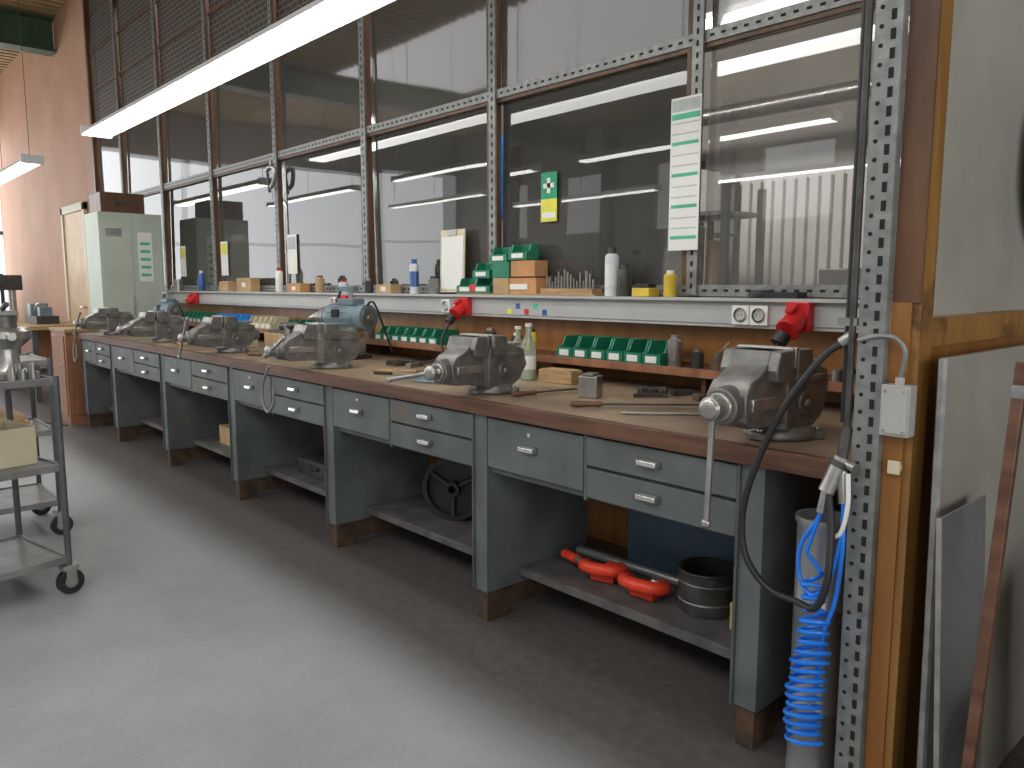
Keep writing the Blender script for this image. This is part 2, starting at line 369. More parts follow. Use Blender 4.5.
o.curve([(-.868,1.92,.86),(-.862,1.905,.77),(-.88,1.895,.66),(-.92,1.885,.60),(-.96,1.89,.64),(-.965,1.895,.72),(-.925,1.90,.80)],.006,'blue'); 
o.curve([(-.868,1.92,.86),(-.855,1.9,.74),(-.865,1.895,.60),(-.89,1.89,.50),(-.9,1.89,.35)],.006,'blue');
o.curve([(-.86,1.92,.93),(-.85,1.905,.85),(-.862,1.90,.78),(-.89,1.9,.76)],.006,'white'); o.done()
o=B('black_air_hose')
o.curve([(-.905,1.965,1.26),(-.95,1.94,1.22),(-1.03,1.91,1.09),(-1.10,1.90,.93),(-1.135,1.89,.78),(-1.12,1.885,.66),(-1.05,1.885,.585),(-.96,1.885,.57),(-.90,1.86,.58),(-.87,1.855,.66),(-.88,1.885,.78),(-.90,1.905,.87)],.0095,'black')
o.cyl((-.915,1.962,1.255),(-.89,1.968,1.275),.015,'castL'); o.done()
o=B('steel_bin',(-.985,2.06,0)); o.lathe([(0,0),(.07,0),(.07,.02),(.068,.03),(.068,.2),(.071,.205),(.071,.215),(.068,.22),(.068,.5),(.071,.505),(.071,.515),(.068,.52),(.068,.74),(.074,.75),(.074,.765),(.064,.765),(.064,.03),(0,.03)],'sheetm'); o.done()

# ---------------- benches ----------------
TZ=.94
pan=[-1.18,-2.42,-3.67,-4.94,-6.25,-7.57,-8.55]
def panel(o,x):
    o.bb(x-.04,x+.04,2.01,2.62,.13,.88,'grey'); o.bb(x-.045,x-.035,2.0,2.03,.13,.88,'greyD')
    o.prism([(2.02,0),(2.14,0),(2.14,.13),(2.02,.13)],x-.03,x+.03,'footwood')
    o.bb(x-.03,x+.03,2.5,2.6,0,.13,'footwood'); o.bb(x-.025,x+.025,2.14,2.5,.03,.14,'footwood')
def handle(o,x,z,w=.075):
    y=2.008
    o.box((x,y-.003,z),(w+.02,.006,.026),'greyD')
    o.prism([(y-.004,z+.012),(y-.024,z+.008),(y-.027,z-.008),(y-.022,z-.008),(y-.018,z+.003),(y-.004,z+.006)],x-w/2,x+w/2,'chrome')
    for s_ in(-1,1): o.box((x+s_*w/2,y-.012,z),(.004,.022,.02),'chrome')
for i in range(6):
    r,l=pan[i],pan[i+1]
    o=B('workbench')
    panel(o,l)
    if i==0: panel(o,r)
    x0,x1=l+.045,r-.045; W=x1-x0
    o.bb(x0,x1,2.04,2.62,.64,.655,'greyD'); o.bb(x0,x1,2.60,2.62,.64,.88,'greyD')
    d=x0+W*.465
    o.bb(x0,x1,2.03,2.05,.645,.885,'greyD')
    o.bb(x0+.004,d-.008,2.008,2.03,.672,.872,'grey')
    o.bb(d-.006,d+.006,2.012,2.03,.64,.885,'grey')
    o.bb(d+.01,x1-.004,2.008,2.03,.771,.874,'grey'); o.bb(d+.01,x1-.004,2.008,2.03,.655,.760,'grey')
    handle(o,(x0+d)/2-.02,.78); 
    o.cyl(((x0+d)/2-.02,2.009,.835),((x0+d)/2-.02,2.003,.835),.009,'chrome')
    handle(o,(d+x1)/2-.02,.825); handle(o,(d+x1)/2-.02,.71)
    o.bb(x0,x1,2.2,2.62,.185,.2,'shelfsteel'); o.bb(x0,x1,2.19,2.2,.165,.2,'shelfsteel')
    a=l-.04 if i<5 else l-.05; b=pan[i]-.04 if i else -.90
    o.bb(a,b,2.02,3.0,TZ-.05,TZ,'top'); o.bb(a,b,1.985,2.02,TZ-.055,TZ+.001,'nose')
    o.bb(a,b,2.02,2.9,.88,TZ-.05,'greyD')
    o.done(.0025)

o=B('parts_shelf'); o.bb(-8.4,-.93,2.76,3.0,1.03,1.045,'nose'); o.bb(-8.4,-.93,2.745,2.76,1.02,1.055,'brown')
x=-8.2
while x<-.95: o.bb(x,x+.02,2.8,3.0,TZ+.001,1.03,'frame'); x+=.9
o.done()
o=B('cable_trunking'); o.bb(-11.2,-.93,2.92,3.0,1.225,1.335,'channel'); o.bb(-11.2,-.93,2.915,2.92,1.24,1.32,'channel'); o.bb(-11.2,-.93,2.89,3.0,1.335,1.35,'channel'); o.done(.002)
LZ=1.351; SZ=1.046

def cee(x,s=1.):
    o=B('red_power_socket',(x,2.914,1.28)); o.box((0,-.02*s,0),(.085*s,.04*s,.1*s),'red'); o.cyl((0,-.035*s,0),(0,-.085*s,-.035*s),.038*s,'red'); 
    o.cyl((0,-.084*s,-.034*s),(0,-.1*s,-.045*s),.042*s,'red'); o.box((0,-.075*s,.03*s),(.03*s,.05*s,.015),'red',r=(.5,0,0)); o.done(.004)
def outlet(x,n=1):
    o=B('wall_outlet',(x,2.914,1.28))
    for i in range(n):
        xx=i*.085; o.box((xx,-.006,0),(.08,.012,.08),'white'); o.lathe([(.03,-.0),(.03,.006),(.024,.006),(.022,.0)],'white',(xx,-.018,0),'Y'); o.cyl((xx,-.0125,0),(xx,-.013,0),.021,'channel'); 
        for q in(-.008,.008): o.cyl((xx+q,-.013,0),(xx+q,-.0145,0),.0025,'hole',n=8)
    o.done(.003)
cee(-1.52,1.15); cee(-3.62); cee(-5.0); cee(-7.9)
outlet(-1.79,2); outlet(-3.82); outlet(-5.18); outlet(-8.1)
o=B('plug_cable'); o.curve([(-1.53,2.77,1.195),(-1.54,2.73,1.12),(-1.56,2.70,1.0),(-1.5,2.6,.952),(-1.35,2.5,.949)],.006,'black')
o.cyl((-1.525,2.785,1.215),(-1.535,2.76,1.18),.03,'black'); o.done()
o=B('plug_cable'); o.curve([(-3.62,2.79,1.20),(-3.63,2.73,1.1),(-3.6,2.70,1.0),(-3.7,2.6,.952),(-4.0,2.6,.949)],.006,'black')
o.cyl((-3.62,2.80,1.225),(-3.625,2.775,1.19),.026,'black'); o.done()
o=B('sign_stickers',(-2.9,2.9145,1.25))
for i in range(5): o.box((-.35+i*.07,0,.01+.03*(i%2)),(.035,.001,.03),['yellow','canblue','red','papgreen','canblue'][i])
o.done()

# ---------------- vises ----------------
def vise(x,ang=0.,ho=0.,y=2.12,open_=.008,sc=1.,rz=0):
    o=B('bench_vise',(x,y,TZ+.001),rz)
    o.lathe([(0,0),(.095,0),(.1,.008),(.095,.022),(.08,.035),(0,.035)],'cast',(0,.08,0))
    for a in range(3):
        t=a*2.1+.5; o.box((.09*math.cos(t),.08+.09*math.sin(t),.011),(.055,.055,.022),'cast',r=(0,0,t)); o.cyl((.1*math.cos(t),.08+.1*math.sin(t),.02),(.1*math.cos(t),.08+.1*math.sin(t),.032),.01,'castL',n=6)
    o.prism([(.0,.03),(.15,.03),(.19,.05),(.22,.09),(.23,.14),(.22,.185),(.15,.205),(.10,.215),(.085,.245),(.01,.25),(.0,.18)],-.064,.064,'cast')
    o.prism([(.012,.165),(.085,.165),(.095,.205),(.085,.25),(.01,.25)],-.085,.085,'cast')
    o.box((0,.15,.205),(.09,.13,.016),'castL')
    for s_ in(-1,1):
        o.cyl((s_*.062,.09,.10),(s_*.072,.09,.10),.035,'cast'); o.cyl((s_*.07,.09,.10),(s_*.078,.09,.10),.012,'castL',n=6); o.box((s_*.066,.12,.165),(.008,.16,.02),'cast')
    o.cyl((0,.18,.115),(0,.27,.115),.05,'cast',.036); 
    o.box((0,-.01,.115),(.115,.14,.12),'castL')
    j=-open_
    o.prism([(j-.16,.055),(j-.185,.075),(j-.19,.14),(j-.165,.172),(j-.12,.19),(j-.085,.215),(j-.075,.25),(j-.01,.25),(j-.005,.18),(j-.0,.05)],-.058,.058,'cast')
    o.prism([(j-.08,.17),(j-.09,.2),(j-.072,.25),(j-.01,.25),(j-.008,.165)],-.085,.085,'cast')
    for s_ in(-1,1): o.box((s_*.06,j-.09,.115),(.012,.15,.035),'castL')
    o.bb(-.083,.083,j-.012,j,.2,.257,'castL'); o.bb(-.083,.083,.0,.013,.2,.257,'castL')
    o.cyl((0,j-.15,.112),(0,j-.215,.112),.056,'cast',.048); o.cyl((0,j-.21,.112),(0,j-.225,.112),.038,'castL')
    o.cyl((0,j-.22,.112),(0,j-.265,.112),.031,'castL'); o.lathe([(0,0),(.018,0),(.028,.006),(.028,.012)],'castL',(0,j-.273,.112),'Y')
    c_=Vector((0,j-.245,.112)); d_=Vector((math.sin(ang),0,math.cos(ang)))
    a_=c_+d_*(.16+ho); b_=c_-d_*(.16-ho)
    o.tube([a_,b_],.0085,'castL'); 
    for p in(a_,b_): o.lathe([(0,-.014),(.011,-.01),(.014,0),(.011,.01),(0,.014)],'castL',p)
    ob=o.done(.005); ob.scale=(sc,sc,sc); return ob
vise(-1.21,.03,-.14,sc=1.1)
vise(-2.56,-1.75,.12,rz=.1,open_=.02)
vise(-3.96,1.2,.06,rz=-.1,open_=.03); vise(-5.36,.6,0); vise(-6.74,1.4,.05); vise(-8.1,.9,0)
o=B('vise_cable'); o.curve([(-4.05,1.86,.96),(-4.11,1.85,.86),(-4.12,1.85,.76),(-4.06,1.85,.71),(-3.99,1.85,.76),(-3.98,1.85,.86)],.008,'galv'); o.done()
o=B('vise_cable'); o.curve([(-8.16,1.86,.95),(-8.22,1.85,.8),(-8.2,1.85,.7),(-8.12,1.85,.74),(-8.1,1.85,.86)],.008,'galv'); o.done()

# grinder
def grinder(x,y,rz=0,s=1.):
    o=B('bench_grinder',(x,y,TZ+.001),rz); o.box((0,0,.015),(.26,.2,.03),'castD'); o.box((0,0,.1),(.13,.12,.16),'cast',t=.7,tx=.7)
    o.lathe([(0,-.15),(.06,-.15),(.085,-.12),(.09,-.08),(.09,.08),(.085,.12),(.06,.15),(0,.15)],'teal',(0,0,.26),'X')
    for i in range(16):
        a=i*math.pi/8; o.box((0,.09*math.cos(a),.26+.09*math.sin(a)),(.16,.012,.006),'teal',r=(a,0,0))
    o.cyl((.14,0,.26),(.2,0,.26),.085,'teal',n=32); o.cyl((.2,0,.26),(.206,0,.26),.065,'cast'); o.cyl((.205,0,.26),(.215,0,.26),.02,'castL')
    o.cyl((-.14,0,.26),(-.2,0,.26),.075,'cast',.06,n=32); o.cyl((-.2,0,.26),(-.26,0,.26),.045,'castL',.035); o.cyl((-.26,0,.26),(-.33,0,.25),.03,'castL',.012)
    o.box((.17,-.1,.20),(.05,.06,.008),'castL')
    o.box((-.0,-.09,.29),(.06,.02,.05),'black')
    o.box((.05,0,.36),(.14,.1,.04),'teal'); o.tube([(.05,.0,.36),(.05,.0,.44)],.014,'castL'); o.box((.03,0,.44),(.13,.05,.03),'teal'); o.tube([(-.03,0,.44),(-.08,0,.36)],.008,'castD')
    o.curve([(.15,0,.3),(.24,0,.36),(.28,.05,.2),(.3,.1,.05)],.007,'black')
    ob=o.done(.003); ob.scale=(s,s,s)
grinder(-4.42,2.56,.25); grinder(-7.75,2.56,.1,.9)

# ---------------- small parts bins ----------------
def bin_(o,x,y,z,w,d,h,k):
    t=.004
    o.bb(x-w/2,x+w/2,y-d/2,y+d/2,z,z+t,k)
    for s_ in(-1,1): o.prism([(y-d/2,z+t),(y+d/2,z+t),(y+d/2,z+h),(y-d*.15,z+h),(y-d*.3,z+h*.55),(y-d/2,z+h*.5)],x+s_*(w/2-t)-t,x+s_*(w/2-t)+t,k)
    o.bb(x-w/2,x+w/2,y+d/2-t,y+d/2,z,z+h,k); o.bb(x-w/2,x+w/2,y-d/2-.003,y-d/2+t,z,z+h*.5,k)
    o.bb(x-w*.3,x+w*.3,y-d/2-.006,y-d/2-.003,z+h*.12,z+h*.4,'paper')
    o.bb(x-w*.42,x+w*.42,y-d*.3,y+d*.42,z+t,z+h*.4,random.choice(['castD','castL','rust']))
def binrow(x0,n,p,k,h=.1):
    o=B('parts_bin_row')
    for i in range(n): bin_(o,x0+i*p,2.87,SZ,p*.94,.16,h,k)
    o.done()
binrow(-2.70,6,.108,'green',.105); binrow(-4.4,7,.1,'green',.09); binrow(-5.75,7,.1,'green',.09); binrow(-7.2,6,.11,'bluecab',.1); binrow(-6.45,5,.1,'cream',.1); binrow(-8.1,6,.11,'green',.1)
o=B('parts_bin_stack',(-3.2,2.94,LZ))
o.bb(-.5,.6,-.045,.05,0,.008,'wood')
def sb(x,z,k='green',w=.15): bin_(o,x,0.0,z,w,.09,.085,k)
for x,z in((-.42,.008),(-.27,.008),(-.27,.095),(-.12,.18),(.04,.19)): sb(x,z)
for x,z,k,w in((.08,.008,'kraftO',.21),(-.1,.008,'kraft',.13),(-.1,.095,'green',.14),(.08,.1,'kraftO',.19)):
    o.bb(x-w/2,x+w/2,-.045,.05,z,z+.085,k)
o.bb(-.02,.12,-.05,-.045,.03,.06,'paper')
o.bb(-.37,-.32,-.05,-.045,.02,.06,'red')
for i in range(16):
    xx=.22+i*.022; h=random.uniform(.03,.1); o.cyl((xx,.0,.035),(xx,.0,.035+h),random.uniform(.003,.007),'castL',n=8); o.cyl((xx+.01,.03,.035),(xx+.01,.03,.05+h),.004,'castD',n=8)
o.bb(.2,.57,-.03,.05,.008,.036,'wood')
o.done()
def can(name,x,y,z,r,h,k,cap='white',lab=None):
    o=B(name,(x,y,z)); o.lathe([(0,0),(r*.95,0),(r,.004),(r,h*.8),(r*.8,h*.86),(r*.45,h*.88)],k); o.cyl((0,0,h*.87),(0,0,h),r*.6,cap); 
    if lab: o.cyl((0,0,h*.2),(0,0,h*.65),r*1.01,lab,cap=False)
    o.done()
CY=2.942
can('spray_can',-2.53,CY,LZ,.034,.235,'canlabel','castD','white'); can('oil_bottle',-2.45,CY,LZ,.034,.15,'castD','castD')
can('spray_can',-4.2,CY,LZ,.03,.22,'canlabel','canblue','canblue'); can('glass_jar',-3.99,CY,LZ,.035,.11,'galv','castD')
can('paint_tin',-2.18,CY,LZ,.03,.12,'yellowS','paper'); can('spray_can',-6.14,CY,LZ,.03,.2,'paper','red'); can('oil_bottle',-5.45,CY,LZ,.035,.13,'kraft','brown')
can('oil_bottle',-4.75,CY,LZ,.03,.1,'castD','castL'); can('glass_jar',-5.1,CY,LZ,.035,.09,'canlabel','red'); can('spray_can',-7.85,CY,LZ,.03,.2,'canblue','white')
o=B('cardboard_box',(-4.5,2.94,LZ)); o.box((0,0,.03),(.18,.085,.06),'kraft'); o.box((0,-.043,.03),(.06,.002,.03),'paper'); o.done(.003)
o=B('cardboard_box',(-5.8,2.94,LZ)); o.box((0,0,.035),(.22,.085,.07),'kraftO'); o.box((0,-.043,.03),(.06,.002,.03),'paper'); o.done(.003)
o=B('clipboard',(-3.84,3.0,LZ),rot=(-.03,0,.0)); o.box((0,-.03,.2),(.24,.006,.38),'cream'); o.box((0,-.034,.19),(.21,.003,.32),'paper'); o.box((0,-.036,.37),(.08,.008,.03),'castL'); o.done()
o=B('battery_pack',(-2.32,2.94,LZ)); o.box((-.0,0,.02),(.1,.08,.04),'yellowS'); o.box((0,0,.05),(.08,.06,.02),'black'); o.done(.003)
o=B('black_case',(-1.72,2.94,LZ)); o.lathe([(0,0),(.05,0),(.052,.01),(.045,.03),(0,.035)],'black'); o.box((.1,0,.012),(.16,.08,.024),'black'); o.done()
o=B('cardboard_box',(-6.75,2.94,LZ)); o.box((0,0,.06),(.3,.085,.12),'kraft'); o.box((0,-.043,.06),(.08,.002,.04),'paper'); o.done(.003)
o=B('cardboard_box',(-7.2,2.94,LZ)); o.box((0,0,.045),(.2,.085,.09),'kraft'); o.box((0,0,.092),(.2,.03,.003),'cream'); o.done(.003)
o=B('metal_cup',(-8.5,2.94,LZ)); o.lathe([(0,0),(.04,0),(.04,.12),(.036,.12),(.036,.01),(0,.01)],'castL'); o.done()
can('tin_can',-2.07,2.84,SZ,.034,.14,'castL','castL'); can('tin_can',-1.98,2.88,SZ,.028,.08,'castD','castL')
can('tin_can',-3.35,2.86,SZ,.035,.12,'rust','castL'); can('tin_can',-3.15,2.88,SZ,.03,.1,'castD','paper'); can('tin_can',-3.0,2.85,SZ,.028,.13,'yellowS','castD'); can('tin_can',-4.62,2.86,SZ,.035,.11,'castL','castD')
o=B('oil_can',(-1.86,2.86,SZ)); o.lathe([(0,0),(.035,0),(.035,.05),(.01,.075),(0,.075)],'rust'); o.tube([(0,0,.07),(.05,0,.12)],.003,'castL'); o.done()
o=B('loose_hardware',(-1.6,2.88,SZ))
for i in range(18):
    x=random.uniform(-.18,.5); y=random.uniform(-.06,.06); o.cyl((x,y,0),(x,y,random.uniform(.02,.05)),random.uniform(.012,.03),random.choice(['castL','rust','castD']),n=12)
o.done()
for (x,y,h) in((-2.90,2.66,.25),(-2.78,2.62,.27)):
    o=B('glass_bottle',(x,y,TZ+.001)); o.lathe([(0,0),(.034,0),(.037,.006),(.037,h*.55),(.03,h*.68),(.014,h*.82),(.013,h*.95),(.016,h*.955),(.016,h)],'bottle'); o.lathe([(0,.004),(.032,.004),(.032,h*.35),(0,h*.35)],'amber'); o.cyl((0,0,h*.97),(0,0,h+.008),.017,'white'); o.cyl((0,0,h*.2),(0,0,h*.45),.0375,'paper',cap=False); o.done()
o=B('wooden_block',(-2.6,2.66,TZ+.001),.1); o.box((0,0,.03),(.2,.09,.06),'wood'); o.bb(-.09,.09,-.045,.045,.06,.065,'kraft'); o.done(.003)
o=B('steel_block',(-2.17,2.40,TZ+.001),.4); o.box((0,0,.045),(.08,.08,.09),'castL'); o.box((0,0,.095),(.05,.08,.012),'cast'); o.done(.003)
def file_(x0,y0,x1,y1):
    d=Vector((x1-x0,y1-y0,0)); L_=d.length
    o=B('hand_file',(x0,y0,TZ+.015),math.atan2(d.y,d.x)); o.lathe([(0,0),(.009,.003),(.013,.03),(.010,.09),(.012,.11),(.007,.125),(0,.125)],'nose',(0,0,0),'X',n=14)
    o.box((.125+(L_-.125)/2,0,0),(L_-.125,.02,.006),'castD'); o.done()
file_(-2.03,2.13,-1.66,2.50); file_(-2.37,2.14,-2.32,2.47); file_(-5.0,2.15,-4.7,2.28); file_(-6.4,2.15,-6.15,2.35)
o=B('steel_rod',(-1.72,2.22,TZ+.007),.75); o.tube([(-.1,0,0),(.22,0,0)],.005,'castL'); o.done()
o=B('tool_box',(-5.35,2.6,TZ+.001)); o.box((0,0,.06),(.3,.2,.12),'kraft'); o.box((0,0,.13),(.26,.16,.02),'castD'); o.done(.004)
o=B('pneumatic_tool',(-4.95,2.45,TZ+.001)); o.box((0,0,.02),(.22,.1,.04),'castD'); o.cyl((-.05,0,.04),(-.05,0,.2),.03,'castL'); o.cyl((-.15,0,.18),(.12,0,.2),.025,'castD'); o.done(.003)
o=B('sanding_pad',(-5.75,2.45,TZ+.001)); o.box((0,0,.06),(.2,.14,.12),'cream'); o.box((0,0,.13),(.15,.1,.02),'castL'); o.done(.004)
can('glue_bottle',-6.15,2.5,TZ+.001,.03,.2,'paper','red')
def scraps(x,y):
    o=B('steel_offcuts',(x,y,TZ+.001))
    for i in range(7): o.box((random.uniform(-.2,.2),random.uniform(-.06,.06),.012),(random.uniform(.04,.12),random.uniform(.02,.05),.024),random.choice(['castL','castD','rust']),r=(0,0,random.uniform(0,3)))
    o.done(.001)
scraps(-3.3,2.62); scraps(-1.95,2.68); scraps(-3.75,2.6); scraps(-6.9,2.55)
o=B('machinist_square',(-2.0,2.58,TZ+.001),.9); o.box((0,0,.008),(.14,.02,.016),'castD'); o.box((.06,.06,.008),(.02,.14,.003),'castL'); o.done()
o=B('cleaning_rag',(-3.05,2.25,TZ+.001),.4)
g=[(i,j) for i in range(9) for j in range(9)]
hv=[random.uniform(.004,.03) for _ in g]
o.add([(-.09+i*.022+random.uniform(-.005,.005),-.08+j*.02+random.uniform(-.005,.005),(hv[q] if 0<i<8 and 0<j<8 else .003)) for q,(i,j) in enumerate(g)],[(i*9+j,(i+1)*9+j,(i+1)*9+j+1,i*9+j+1) for i in range(8) for j in range(8)],'teal')
o.done()
o=B('wire_brush',(-3.4,2.25,TZ+.001),.5); o.box((0,0,.022),(.26,.03,.014),'wood'); o.box((-.07,0,.008),(.1,.025,.016),'castD'); o.done(.003)
o=B('ball_hammer',(-6.05,2.2,TZ+.018),.7); o.tube([(-.15,0,0),(.12,0,0)],.011,'wood'); o.cyl((.12,-.05,0),(.12,.05,0),.017,'castD'); o.done(.001)

# wall signs
o=B('wall_calendar',(-2.135,2.965,1.56)); o.bb(-.08,.08,0,.004,0,.67,'paper'); o.bb(-.075,.075,-.001,0,.61,.66,'papgrey'); 
for i in range(12): o.bb(-.07,.07,-.001,0,.05+i*.046,.053+i*.046+(.012 if i%3==0 else 0.002),'papgreen' if i%3==0 else 'papgrey')
o.bb(-.075,.075,-.001,0,.575,.6,'papgreen')
o.done()
o=B('first_aid_sign',(-3.05,3.02,1.745)); o.bb(-.06,.06,0,.004,.12,.26,'sgreen'); o.bb(-.012,.012,-.002,0,.15,.23,'paper'); o.bb(-.04,.04,-.002,0,.178,.202,'paper'); o.bb(-.06,.06,0,.004,0,.12,'yellow'); o.bb(-.05,.05,-.001,0,.02,.05,'paper'); o.done()
o=B('hanging_clamp',(-6.24,2.95,2.15)); o.tube([(0,0,.28),(0,0,.2)],.008,'castL'); o.curve([(-.07,0,.2),(0,-.01,.22),(.07,0,.2),(.05,0,.1),(-.01,0,.06)],.018,'castL'); o.tube([(-.06,0,.18),(-.03,0,.02)],.012,'castD'); o.done()
for x in(-6.05,-7.45,-8.55):
    o=B('notice_paper',(x,3.02,1.5)); o.bb(-.08,.08,0,.003,0,.32,'paper'); o.bb(-.07,.07,-.001,0,.2,.3,'papgrey' if x>-7 else 'yellow'); o.done()

# ---------------- under-bench items ----------------
o=B('steel_pot',(-1.59,2.42,.201)); o.lathe([(0,0),(.104,0),(.106,.01),(.106,.15),(.110,.155),(.108,.16),(.098,.158),(.098,.012),(0,.012)],'castD',n=40)
for z in(.04,.11): o.lathe([(.106,z),(.109,z+.004),(.106,z+.008)],'cast',n=40)
o.done()
def pclamp(x,y,rz):
    o=B('pipe_cutter',(x,y,.245),rz); o.curve([(.07,.05,0),(.1,.0,.01),(.07,-.05,.02),(0,-.06,.02),(-.05,-.045,.02),(-.06,0,.01)],.026,'redclamp',n=12)
    o.box((.02,.0,-.02),(.1,.06,.04),'redclamp')
    o.cyl((.07,.05,0),(.02,.06,0),.018,'castL'); o.cyl((-.06,.0,.01),(-.12,.03,.01),.014,'castL'); o.tube([(-.12,.03,.01),(-.2,.07,.01)],.02,'redclamp',n=12); o.done()
pclamp(-2.05,2.34,.3); pclamp(-1.83,2.33,.1)
o=B('steel_tube_offcut',(-2.02,2.5,.2+.021)); o.tube([(-.3,0,0),(.26,.02,0)],.02,'sheetm'); o.done()
o=B('storage_board',(-1.75,2.585,.201)); o.box((0,0,.14),(.7,.02,.28),'bluegrey'); o.done(.003)
o=B('wooden_offcuts',(-1.38,2.42,.201)); o.box((0,0,.05),(.1,.2,.1),'kraft'); o.box((.05,-.1,.03),(.12,.08,.06),'wood',r=(0,0,.3)); o.done(.003)
o=B('flat_belt_pulley',(-3.12,2.42,.201+.165),.55)
o.lathe([(.14,-.045),(.165,-.045),(.165,.045),(.14,.045),(.14,.012),(.04,.012),(.04,.05),(.02,.05),(.02,-.05),(.04,-.05),(.04,-.012),(.14,-.012),(.14,-.045)],'black',(0,0,0),'Y',n=40)
for a in range(3):
    t=a*2*math.pi/3+.5; o.tube([(.03*math.cos(t),-.02,.03*math.sin(t)),(.14*math.cos(t),-.02,.14*math.sin(t))],.014,'castD')
o.done()
o=B('cardboard_box',(-5.75,2.4,.201)); o.box((0,0,.07),(.3,.22,.14),'kraft'); o.box((0,0,.142),(.3,.05,.004),'cream'); o.done(.003)
o=B('tool_case',(-4.4,2.42,.201)); o.box((0,0,.05),(.45,.25,.1),'castD'); o.box((0,-.13,.06),(.12,.02,.02),'black'); o.done(.006)
o=B('bucket',(-7.0,2.4,.201)); o.lathe([(0,0),(.1,0),(.13,.2),(.125,.2),(.095,.01),(0,.01)],'rust'); o.done()

# ---------------- right side leaning sheets ----------------
o=B('leaning_board',(-.63,2.40,0),rot=(0,math.radians(-2.6),0)); 
o.add([(-.01,-.50,.005),(.008,-.50,.005),(-.01,.7,.005),(.008,.7,.005),(-.01,-.39,1.23),(.008,-.39,1.23),(-.01,.7,1.23),(.008,.7,1.23)],[(0,2,3,1),(4,5,7,6),(0,1,5,4),(2,6,7,3),(0,4,6,2),(1,3,7,5)],'sheet')
o.tube([(-.001,-.503,.012),(-.001,-.393,1.228)],.011,'galv',n=6); o.done(.001)
o=B('leaning_sheet_metal',(-.575,2.14,0),rot=(0,math.radians(-3),0)); o.bb(-.003,.003,-.28,.02,.003,.88,'sheetm'); o.bb(-.006,.006,-.283,-.277,.003,.882,'castL'); o.done()
o=B('wooden_batten',(-.54,1.86,0),rot=(math.radians(-4),math.radians(1.6),0)); o.bb(-.012,.012,-.012,.012,.003,1.24,'nose'); o.bb(-.013,.013,-.013,.013,1.16,1.19,'galv'); o.done(.002)
o=B('pulley_stand',(-.38,2.0,0)); o.box((0,.0,.02),(.18,.3,.04),'rust'); o.box((0,0,.16),(.06,.12,.26),'rust',t=.6); o.cyl((-.04,0,.36),(.04,0,.36),.12,'castD',n=32); o.cyl((-.06,0,.36),(.06,0,.36),.03,'castL'); o.cyl((-.045,0,.36),(-.04,0,.36),.1,'rust',n=32); o.done(.003)
o=B('cable_drum',(-.30,2.45,0)); o.cyl((0,-.12,.5),(0,.12,.5),.18,'castD',n=32); 
for q in(-.12,.12): o.cyl((0,q-.01,.5),(0,q+.01,.5),.22,'rust',n=36)
for q in(-.1,.1): o.box((q,0,.15),(.03,.3,.30),'rust')
o.done(.003)
o=B('round_wall_sign',(PX+.001,3.0,1.78)); o.lathe([(0,0),(.26,0),(.28,.01),(.28,.03),(.265,.035),(.26,.02),(0,.02)],'black',(0,0,0),'X',n=48); o.lathe([(0,.021),(.25,.021)],'sheetm',(0,0,0),'X',n=48); o.box((.03,-.03,.08),(.005,.1,.2),'yellowS'); o.done()

# ---------------- lamps ----------------
def lamp(x0,x1,y,z,dk='diff',w=.1):
    o=B('fluorescent_lamp'); 
    o.prism([(y-w,z+.0),(y-w*.5,z+.065),(y+w*.5,z+.065),(y+w,z+.0),(y+w-.005,z),(y+w*.45,z+.055),(y-w*.45,z+.055),(y-w+.005,z)],x0,x1,'lampw')
    o.bb(x0+.01,x1-.01,y-w*.75,y+w*.75,z-.012,z+.03,dk)
    for e in(x0,x1): o.bb(e-.012,e+.012,y-w,y+w,z-.015,z+.07,'lampw')
    n=max(2,int((x1-x0)/1.5))
    for i in range(n+1):
        xx=x0+.1+(x1-x0-.2)*i/n; o.cyl((xx,y,z+.06),(xx,y,CZ-.06),.003,'castD',n=6)
    o.done()
lamp(-7.5,-1.4,1.98,2.68,w=.12)
lamp(-12.2,-9.1,1.80,2.62)
for y in(-.9,-3.4):
    for x in(-13,-9,-5,-1): lamp(x-1.6,x+1.6,y,2.95,'diff2',.08)
for x in(-9.5,-3.2): lamp(x-1.5,x+1.5,5.6,3.5,'diff')
o=B('roof_girder'); 
for z in(4.75,5.2): o.bb(-13.45,-13.15,-8,WY-.03,z,z+.03,'beam')
o.bb(-13.31,-13.29,-8,WY-.03,4.78,5.2,'beam'); o.done()

# ---------------- left background ----------------
o=B('metal_locker',(-8.92,2.56,0)); o.bb(-.25,.25,-.31,.3,.08,2.14,'locker'); o.bb(-.22,.22,-.28,.27,0,.08,'castD')
o.bb(.25,.258,-.29,-.01,.12,2.1,'locker'); o.bb(.25,.258,.0,.28,.12,2.1,'locker'); o.bb(.258,.275,-.03,-.015,1.1,1.3,'chrome'); o.bb(.258,.26,.05,.19,1.45,1.95,'paper')
for i in range(5): o.bb(.26,.262,.07,.17,1.5+i*.08,1.53+i*.08,'papgreen')
o.bb(.258,.262,-.25,-.1,1.9,1.98,'castL'); o.done(.004)
o=B('equipment_case',(-8.9,2.5,2.142)); o.box((0,0,.1),(.4,.42,.2),'frame'); o.box((.205,0,.1),(.01,.15,.04),'castD'); o.done(.008)
o=B('wooden_cabinet',(-9.05,2.05,0)); o.box((0,0,.47),(.6,.3,.94),'brown'); o.box((0,0,.955),(.66,.32,.03),'wood'); o.box((.303,0,.5),(.01,.26,.8),'brown'); o.box((0,-.155,.5),(.5,.01,.8),'brown'); o.cyl((.15,-.16,.6),(.15,-.18,.6),.012,'chrome'); o.done(.003)
